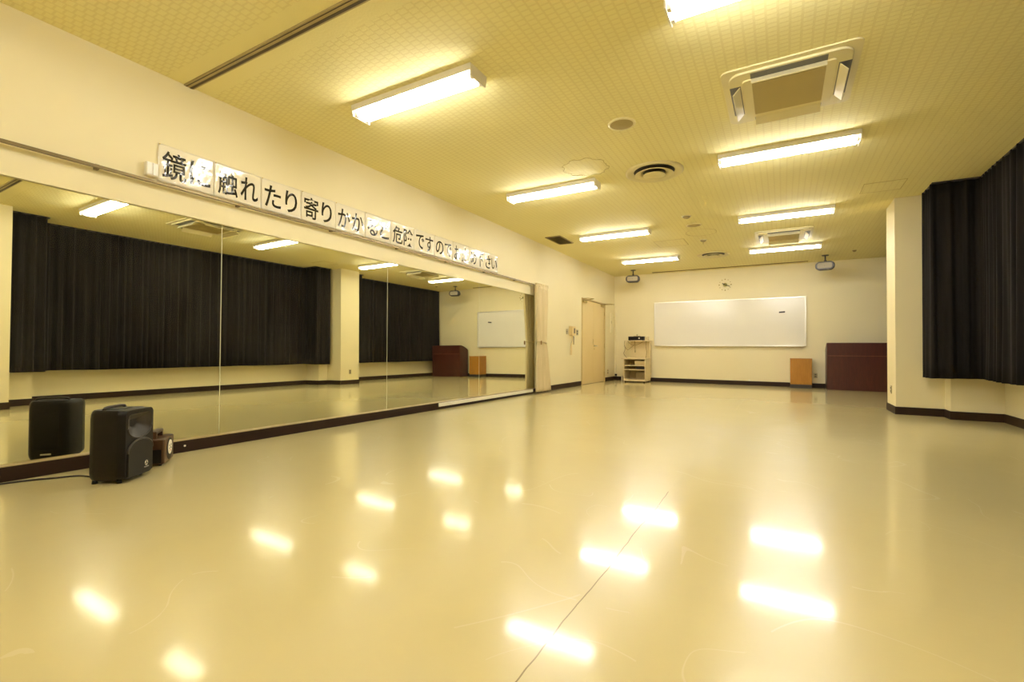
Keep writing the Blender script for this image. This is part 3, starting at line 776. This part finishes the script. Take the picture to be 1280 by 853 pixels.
# ------------------------------------------------------------------ furniture along the end wall
def frameless_stand():
    t = thing('wooden_stand', (4.606, 12.925, 0), 'small orange oak stand on a dark base under the whiteboard end', 'stand')
    hw = .2175
    MB().box((-hw+.004, .004, 0), (hw-.004, .372, .085), .003).build('base', M['grey_base'], t)
    MB().box((-hw, .012, .085), (hw, .376, .676), .003).build('body', M['oak'], t)
    MB().box((-hw+.006, 0, .092), (hw-.006, .013, .668), .002).build('front_panel', M['oak'], t)
    MB().box((-hw-.004, -.004, .676), (hw+.004, .378, .697), .004).build('top', M['oak'], t)
frameless_stand()
def lectern():
    t = thing('lectern', (5.685, 12.78, 0), 'wide mahogany lectern with sloping top against the end wall beside the pillar', 'lectern')
    hw = .585
    side = [(0, 0), (0, 1.045), (.03, 1.062), (.12, 1.055), (.22, 1.030), (.33, .985), (.44, .935), (.47, .905), (.47, 0)]
    for s in (-1, 1): MB().prism(side, 'x', s*hw-.018 if s > 0 else -hw, s*hw if s > 0 else -hw+.018, .003).build('side_panel', M['mahogany'], t)
    MB().box((-hw+.018, .012, .045), (hw-.018, .030, .765), .002).build('front_panel', M['mahogany'], t)
    MB().box((-hw+.018, .006, .775), (hw-.018, .030, 1.052), .002).build('apron', M['mahogany'], t)
    MB().box((-hw+.018, .010, .762), (hw-.018, .028, .778)).build('edge_strip', M['mahogany_line'], t)['label'] = 'lighter edge strip between front panels'
    top = [(.01, 1.048), (.03, 1.062), (.12, 1.055), (.22, 1.030), (.33, .985), (.44, .935), (.46, .915), (.44, .915), (.33, .965), (.22, 1.01), (.12, 1.035), (.03, 1.042)]
    MB().prism(top, 'x', -hw+.018, hw-.018).build('top', M['mahogany'], t)
    MB().box((-hw+.018, .02, 0), (hw-.018, .44, .046), .002).build('base', M['mahogany'], t)
lectern()
def av_cabinet():
    t = thing('av_cabinet', (.80, 12.50, 0), 'cream open-shelf cabinet with raised back shelf in the room corner', 'cabinet')
    hw, d, h = .285, .58, .65
    for s in (-1, 1): MB().box((s*hw-.012 if s > 0 else -hw-.012, .02, .035), (s*hw+.012, d, h-.028), .002).build('side_panel', M['cab'], t)
    MB().box((-hw-.06, -.02, h-.030), (hw+.014, d, h), .004).build('top', M['cab'], t)
    MB().box((-hw+.012, .02, .035), (hw-.012, d-.02, .085), .002).build('bottom_panel', M['cab'], t)
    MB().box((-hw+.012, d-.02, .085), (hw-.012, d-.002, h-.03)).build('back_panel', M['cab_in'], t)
    for z in (.34, .45): MB().box((-hw+.012, .05, z-.011), (hw-.012, d-.022, z+.011), .002).build('shelf', M['cab'], t)
    for x in (-hw+.03, hw-.03):
        for y in (.06, d-.06): MB().cyl((x, y, 0), (x, y, .036), .018, 12).build('foot', M['black'], t)
    # raised back
    MB().box((-hw+.02, d+.02, .10), (hw+.012, d+.055, 1.105), .002).build('raised_back', M['cab'], t)
    MB().box((hw-.012, d-.10, h), (hw+.012, d+.02, 1.105), .002).build('raised_side', M['cab'], t)
    MB().box((-hw-.10, d-.19, 1.105), (hw+.03, d+.07, 1.128), .003).build('upper_shelf', M['cab'], t)
    return t
av_cabinet()
rc = thing('av_receiver', (.72, 12.98, 1.128), 'black audio receiver on the upper shelf of the cream cabinet', 'receiver')
MB().box((-.215, 0, .012), (.215, .17, .115), .004).build('case', M['black'], rc)
MB().box((-.21, -.006, .016), (.21, .002, .110), .003).build('front_panel', M['black'], rc)
MB().cyl((.09, -.006, .065), (.09, -.022, .065), .020, 16).build('knob', M['alu'], rc)
for x in (-.18, .18): MB().cyl((x, .02, 0), (x, .02, .014), .012, 10).build('foot', M['black'], rc)
tw = thing('small_adapter', (.735, 13.04, 1.243), 'small pale adapter with a nub on top of the black receiver', 'adapter')
MB().box((-.09, -.03, 0), (.09, .05, .018), .004).build('base', M['plate'], tw); MB().cyl((0, 0, .018), (0, 0, .06), .018, 12).build('nub', M['plate'], tw)
sp = thing('cream_box', (.985, 13.06, 1.128), 'cream box beside the black receiver on the upper shelf', 'box')
MB().box((-.045, 0, 0), (.045, .10, .10), .004).build('carton', M['cab'], sp); MB().box((-.047, -.002, .085), (.047, .102, .104), .003).build('lid', M['cab'], sp)
tray = thing('paper_tray', (.935, 12.60, .461), 'cream box on the top shelf inside the cabinet', 'box')
MB().box((-.145, 0, 0), (.130, .30, .10), .005).build('carton', M['cab'], tray); MB().box((-.148, -.004, .100), (.133, .304, .118), .004).build('lid', M['cab'], tray)
gb = thing('grey_case', (.93, 12.72, .351), 'dark grey case lying on the lower shelf of the cabinet', 'case')
MB().box((-.14, 0, 0), (.13, .28, .055), .006).build('shell', M['vent'], gb); MB().box((-.135, -.004, .006), (.125, .002, .049), .002).build('front', M['dkgrey'], gb)
gb2 = thing('brown_carton', (.92, 12.80, .085), 'brown carton at the bottom of the cabinet', 'carton')
MB().box((-.15, 0, 0), (.13, .22, .19), .005).build('carton', M['vent'], gb2); MB().box((-.152, -.002, .17), (.132, .222, .194), .003).build('lid', M['vent'], gb2)
def cable(ctl, r, m, label):
    p = []
    ctl = [Vector(c) for c in ctl]
    for a, c in zip(ctl, ctl[1:]):
        for q in range(8): p.append(a.lerp(c, q/8))
    p.append(ctl[-1])
    for _ in range(8): p = [p[0]]+[(p[q-1]+p[q]*2+p[q+1])/4 for q in range(1, len(p)-1)]+[p[-1]]
    o = MB().tube(p, r, 6).build('hanging_cable', m); return tag(o, label, 'cable', 'cables under the upper shelf')
yk = 12.868
cable([(.44, yk, 1.118), (.43, yk, 1.02), (.46, yk, .88), (.40, yk, .78), (.45, yk, .70), (.50, yk, .656)], .007, M['cable_tan'], 'tan cable hanging at the open end of the upper shelf, nearest the corner')
cable([(.73, yk-.045, 1.118), (.72, yk-.045, 1.0), (.62, yk-.045, .93), (.54, yk-.045, .86), (.50, yk-.045, .90), (.44, yk-.05, .98)], .006, M['cable_tan'], 'tan cable looping sideways under the upper shelf')
cable([(.73, yk-.02, 1.12), (.735, yk-.02, 1.02), (.73, yk-.02, .94), (.735, yk-.02, .86)], .008, M['cable_tan'], 'short tan cable with dark plug hanging straight under the receiver')
cable([(1.03, yk, 1.118), (1.02, yk, .95), (1.05, yk, .80), (1.02, yk, .656)], .007, M['cable_tan'], 'tan cable hanging beside the raised side panel of the cabinet')
cable([(.52, yk+.005, 1.118), (.60, yk+.005, 1.02), (.72, yk+.005, .99), (.85, yk+.005, 1.04), (.97, yk+.005, 1.118)], .006, M['cable_tan'], 'tan cable sagging in a wide loop under the upper shelf')
pg = MB().box((.722, yk-.030, .80), (.748, yk-.008, .86), .005).build('cable_plug', M['vent'])
tag(pg, 'small dark plug dangling above the cabinet top', 'plug')

# ------------------------------------------------------------------ hanging loudspeakers
def hanging_speaker():
    t = thing('hanging_loudspeaker', (0, 0, 0), 'x', 'loudspeaker', 'grey loudspeakers hung from the ceiling')
    MB().lathe([(.0, -.014), (.060, -.014), (.068, -.008), (.068, 0), (0, 0)], n=28).build('ceiling_plate', M['dkgrey'], t)
    MB().cyl((0, 0, -.014), (0, 0, -.15), .014, 14).cyl((0, 0, -.115), (0, 0, -.15), .026, 14).build('drop_rod', M['dkgrey'], t)
    # barrel shell
    tb = bmesh.new(); rg = []
    for y, w, h_ in ((-.105, .335, .155), (-.100, .355, .178), (-.05, .365, .192), (.04, .345, .185), (.09, .28, .14), (.10, .22, .10)):
        rg.append([tb.verts.new((x*(1-.12*(abs(z)/(h_/2))**2), y, -.240+z)) for x, z in rrect(w, h_, h_*.38, 6)])
    n = len(rg[0])
    for A, B in zip(rg, rg[1:]):
        for q in range(n):
            f = tb.faces.new([A[q], A[(q+1) % n], B[(q+1) % n], B[q]]); f.smooth = True
    tb.faces.new(rg[0]); tb.faces.new(rg[-1])
    MB().merge(tb).build('shell', M['dkgrey'], t)
    gb_ = MB().prism([(x*(1-.10*(abs(z)/.06)**2), z-.240) for x, z in rrect(.282, .118, .028, 4)], 'y', -.112, -.103, .002)
    gr = gb_.build('grille', M['spk_face'], t); gr['label'] = 'taupe front grille'
    MB().cyl((0, -.112, -.245), (0, -.1135, -.245), .006, 12).build('badge', M['dkgrey'], gr)
    return t
h1 = hanging_speaker(); h1.location = (.777, 12.48, H); h1['label'] = 'grey loudspeaker hung from the ceiling above the cream cabinet'
h2 = copy_tree(h1); h2.location = (5.058, 12.48, H); h2['label'] = 'grey loudspeaker hung from the ceiling above the mahogany lectern'
h1.rotation_euler = (0, 0, .06); h2.rotation_euler = (0, 0, -.16)

# ------------------------------------------------------------------ ceiling cassette air conditioners
def air_con():
    t = thing('ceiling_air_conditioner', (0, 0, 0), 'x', 'air conditioner', 'ceiling cassette air conditioners')
    R_ = .455
    fr = MB()   # frame ring around the four outlets
    fr.prism(rrect(2*R_, 2*R_+.03, .06, 6), 'z', -.012, 0)
    fr.build('frame', M['ac'], t)
    MB().prism(rrect(2*R_-.10, 2*R_-.06, .10, 6), 'z', -.030, -.011, .004).build('panel', M['ac'], t)
    MB().prism(rrect(.62, .66, .03, 4), 'z', -.042, -.029, .003).build('intake_surround', M['ac'], t)
    MB().box((-.245, -.27, -.046), (.245, .27, -.041), .001).build('intake_grille', M['ac_grille'], t)
    for q in range(4):
        Rm = Matrix.Rotation(q*PI/2, 4, 'Z')
        L = .25
        MB().box((-L, -.405, -.0318), (L, -.325, -.0295)).xf(Rm).build('air_outlet', M['grey_slot'], t)['label'] = 'grey air outlet slot'
        fl = MB().box((-L+.005, -.075, -.003), (L-.005, 0, .003), .001)
        fl.xf(Rm @ Matrix.Translation((0, -.332, -.036)) @ Matrix.Rotation(math.radians(48), 4, 'X'))
        fl.build('flap', M['ac_flap'], t)
    return t
a1 = air_con(); a1.location = (4.275, 4.385, H); a1['label'] = 'ivory ceiling cassette air conditioner between the two nearest curtain-side lights'
a2 = copy_tree(a1); a2.location = (4.255, 9.93, H); a2['label'] = 'ivory ceiling cassette air conditioner between the two farthest curtain-side lights'

# ------------------------------------------------------------------ smaller ceiling fittings
def diffuser(x, y, label):
    t = thing('air_diffuser', (x, y, H), label, 'air diffuser', 'round ceiling air diffusers')
    MB().lathe([(.335, 0), (.335, -.012), (.315, -.024), (.285, -.018), (.236, -.003)], n=56).build('outer_ring', M['diffuser'], t, False)
    MB().lathe([(0, -.0022), (.236, -.0022), (.236, -.0005), (0, -.0005)], n=48).build('throat', M['dark_slot'], t)['label'] = 'dark throat'
    MB().lathe([(.140, -.006), (.185, -.018), (.226, -.040), (.220, -.046), (.175, -.028), (.130, -.012), (.140, -.006)], n=48).build('middle_cone', M['diffuser'], t, True)
    MB().lathe([(0, -.020), (.070, -.024), (.128, -.046), (.122, -.053), (.06, -.036), (0, -.034)], n=40).build('inner_cone', M['diffuser'], t, True)
    MB().cyl((0, 0, -.002), (0, 0, -.032), .016, 12).build('stem', M['dark_slot'], t)
diffuser(2.905, 5.70, 'round ceiling air diffuser nearer the ceiling track, beside the second pair of lights')
diffuser(2.905, 11.24, 'round ceiling air diffuser nearest the whiteboard, beside the last pair of lights')
def ceil_speaker(x, y, label):
    t = thing('ceiling_speaker', (x, y, H), label, 'ceiling speaker', 'flush round ceiling speakers')
    MB().lathe([(.128, 0), (.126, -.008), (.108, -.012), (.104, -.008), (.104, 0)], n=40).build('trim_ring', M['diffuser'], t, True)
    MB().lathe([(0, -.013), (.095, -.011), (.106, -.007), (.106, -.001), (0, -.001)], n=40).build('grille', M['spk_cloth'], t, True)
ceil_speaker(2.92, 4.345, 'flush round ceiling speaker nearest the ceiling track')
ceil_speaker(2.93, 8.46, 'flush round ceiling speaker between the third pair of lights')
def detector(x, y, r, label, cat, stem=False):
    t = thing('smoke_detector' if not stem else 'sprinkler_head', (x, y, H), label, cat)
    MB().lathe([(0, -.008), (r, -.008), (r, 0), (0, 0)], n=28).build('base', M['diffuser'], t)
    MB().lathe([(0, -.040), (r*.5, -.036), (r*.75, -.020), (r*.75, -.008), (0, -.008)], n=28).build('sensor', M['vent'], t)
    if stem: MB().cyl((0, 0, -.038), (0, 0, -.085), .006, 8).build('stem', M['brass'], t)
detector(2.91, 7.85, .075, 'small round smoke detector on the ceiling just before the third pair of lights', 'smoke detector')
detector(2.91, 9.68, .07, 'small round sprinkler head with a stem under the ceiling', 'sprinkler', True)
detector(5.544, 12.10, .05, 'small round fitting on the ceiling near the mahogany lectern', 'smoke detector')
def hatch(x0, x1, y0_, y1_, label, w=.008):
    t = thing('ceiling_hatch', ((x0+x1)/2, (y0_+y1_)/2, H), label, 'ceiling hatch', 'ceiling access hatches')
    hx, hy = (x1-x0)/2, (y1_-y0_)/2
    MB().box((-hx+w, -hy+w, -.004), (hx-w, hy-w, -.0005)).build('panel', M['ceiling'], t)
    MB().box((-hx, -hy, -.006), (hx, -hy+w, -.0005)).box((-hx, hy-w, -.006), (hx, hy, -.0005)).box((-hx, -hy+w, -.006), (-hx+w, hy-w, -.0005)).box((hx-w, -hy+w, -.006), (hx, hy-w, -.0005)).build('rim', M['ceil_line'], t)
hatch(5.14, 5.58, 7.41, 7.84, 'square ceiling hatch beside the pillar top')
hatch(2.03, 2.60, 9.39, 9.96, 'square ceiling hatch beyond the third light of the mirror-side row')
sv = thing('ceiling_vent', (.468, 8.39, H), 'square bronze ceiling vent near the wall above the tied curtain', 'vent')
fr = MB()
for a, c in (((-.155, -.34, -.014), (.155, -.32, -.0005)), ((-.155, .32, -.014), (.155, .34, -.0005)), ((-.155, -.32, -.014), (-.135, .32, -.0005)), ((.135, -.32, -.014), (.155, .32, -.0005))): fr.box(a, c)
fr.build('frame', M['vent'], sv); MB().box((-.135, -.32, -.003), (.135, .32, -.0005)).build('duct', M['dark_slot'], sv)
sl = MB()
for q in range(16):
    y = -.30+.6*q/15; c_ = MB().box((-.134, -.014, -.001), (.134, .014, .001)); c_.xf(Matrix.Translation((0, y, -.010)) @ Matrix.Rotation(.25, 4, 'X'))
    sl.merge(c_.bm)
sl.build('slats', M['vent'], sv)
# filled round openings: only their joint lines show
def patch(x, y, r, label, jag=.02):
    rr = random.Random(int(r*1000)); b = MB(); n = 56; pts = []
    for q in range(n):
        a = 2*PI*q/n; rad = r+jag*(1 if int(q/3) % 2 else -1)*rr.uniform(.3, 1); pts.append((x+rad*math.cos(a), y+rad*math.sin(a)))
    for (xa, ya), (xb, yb) in zip(pts, pts[1:]+pts[:1]):
        b.tube([(xa, ya, H-.001), (xb, yb, H-.001)], .0035, 5)
    tag(b.build('ceiling_patch_joint', M['ceil_line']), label, 'ceiling patch')
patch(2.23, 5.19, .26, 'jagged outline of a filled round opening in the ceiling beside the near diffuser')
patch(2.96, 9.05, .26, 'faint outline of a filled round opening in the ceiling before the far air conditioner', .006)
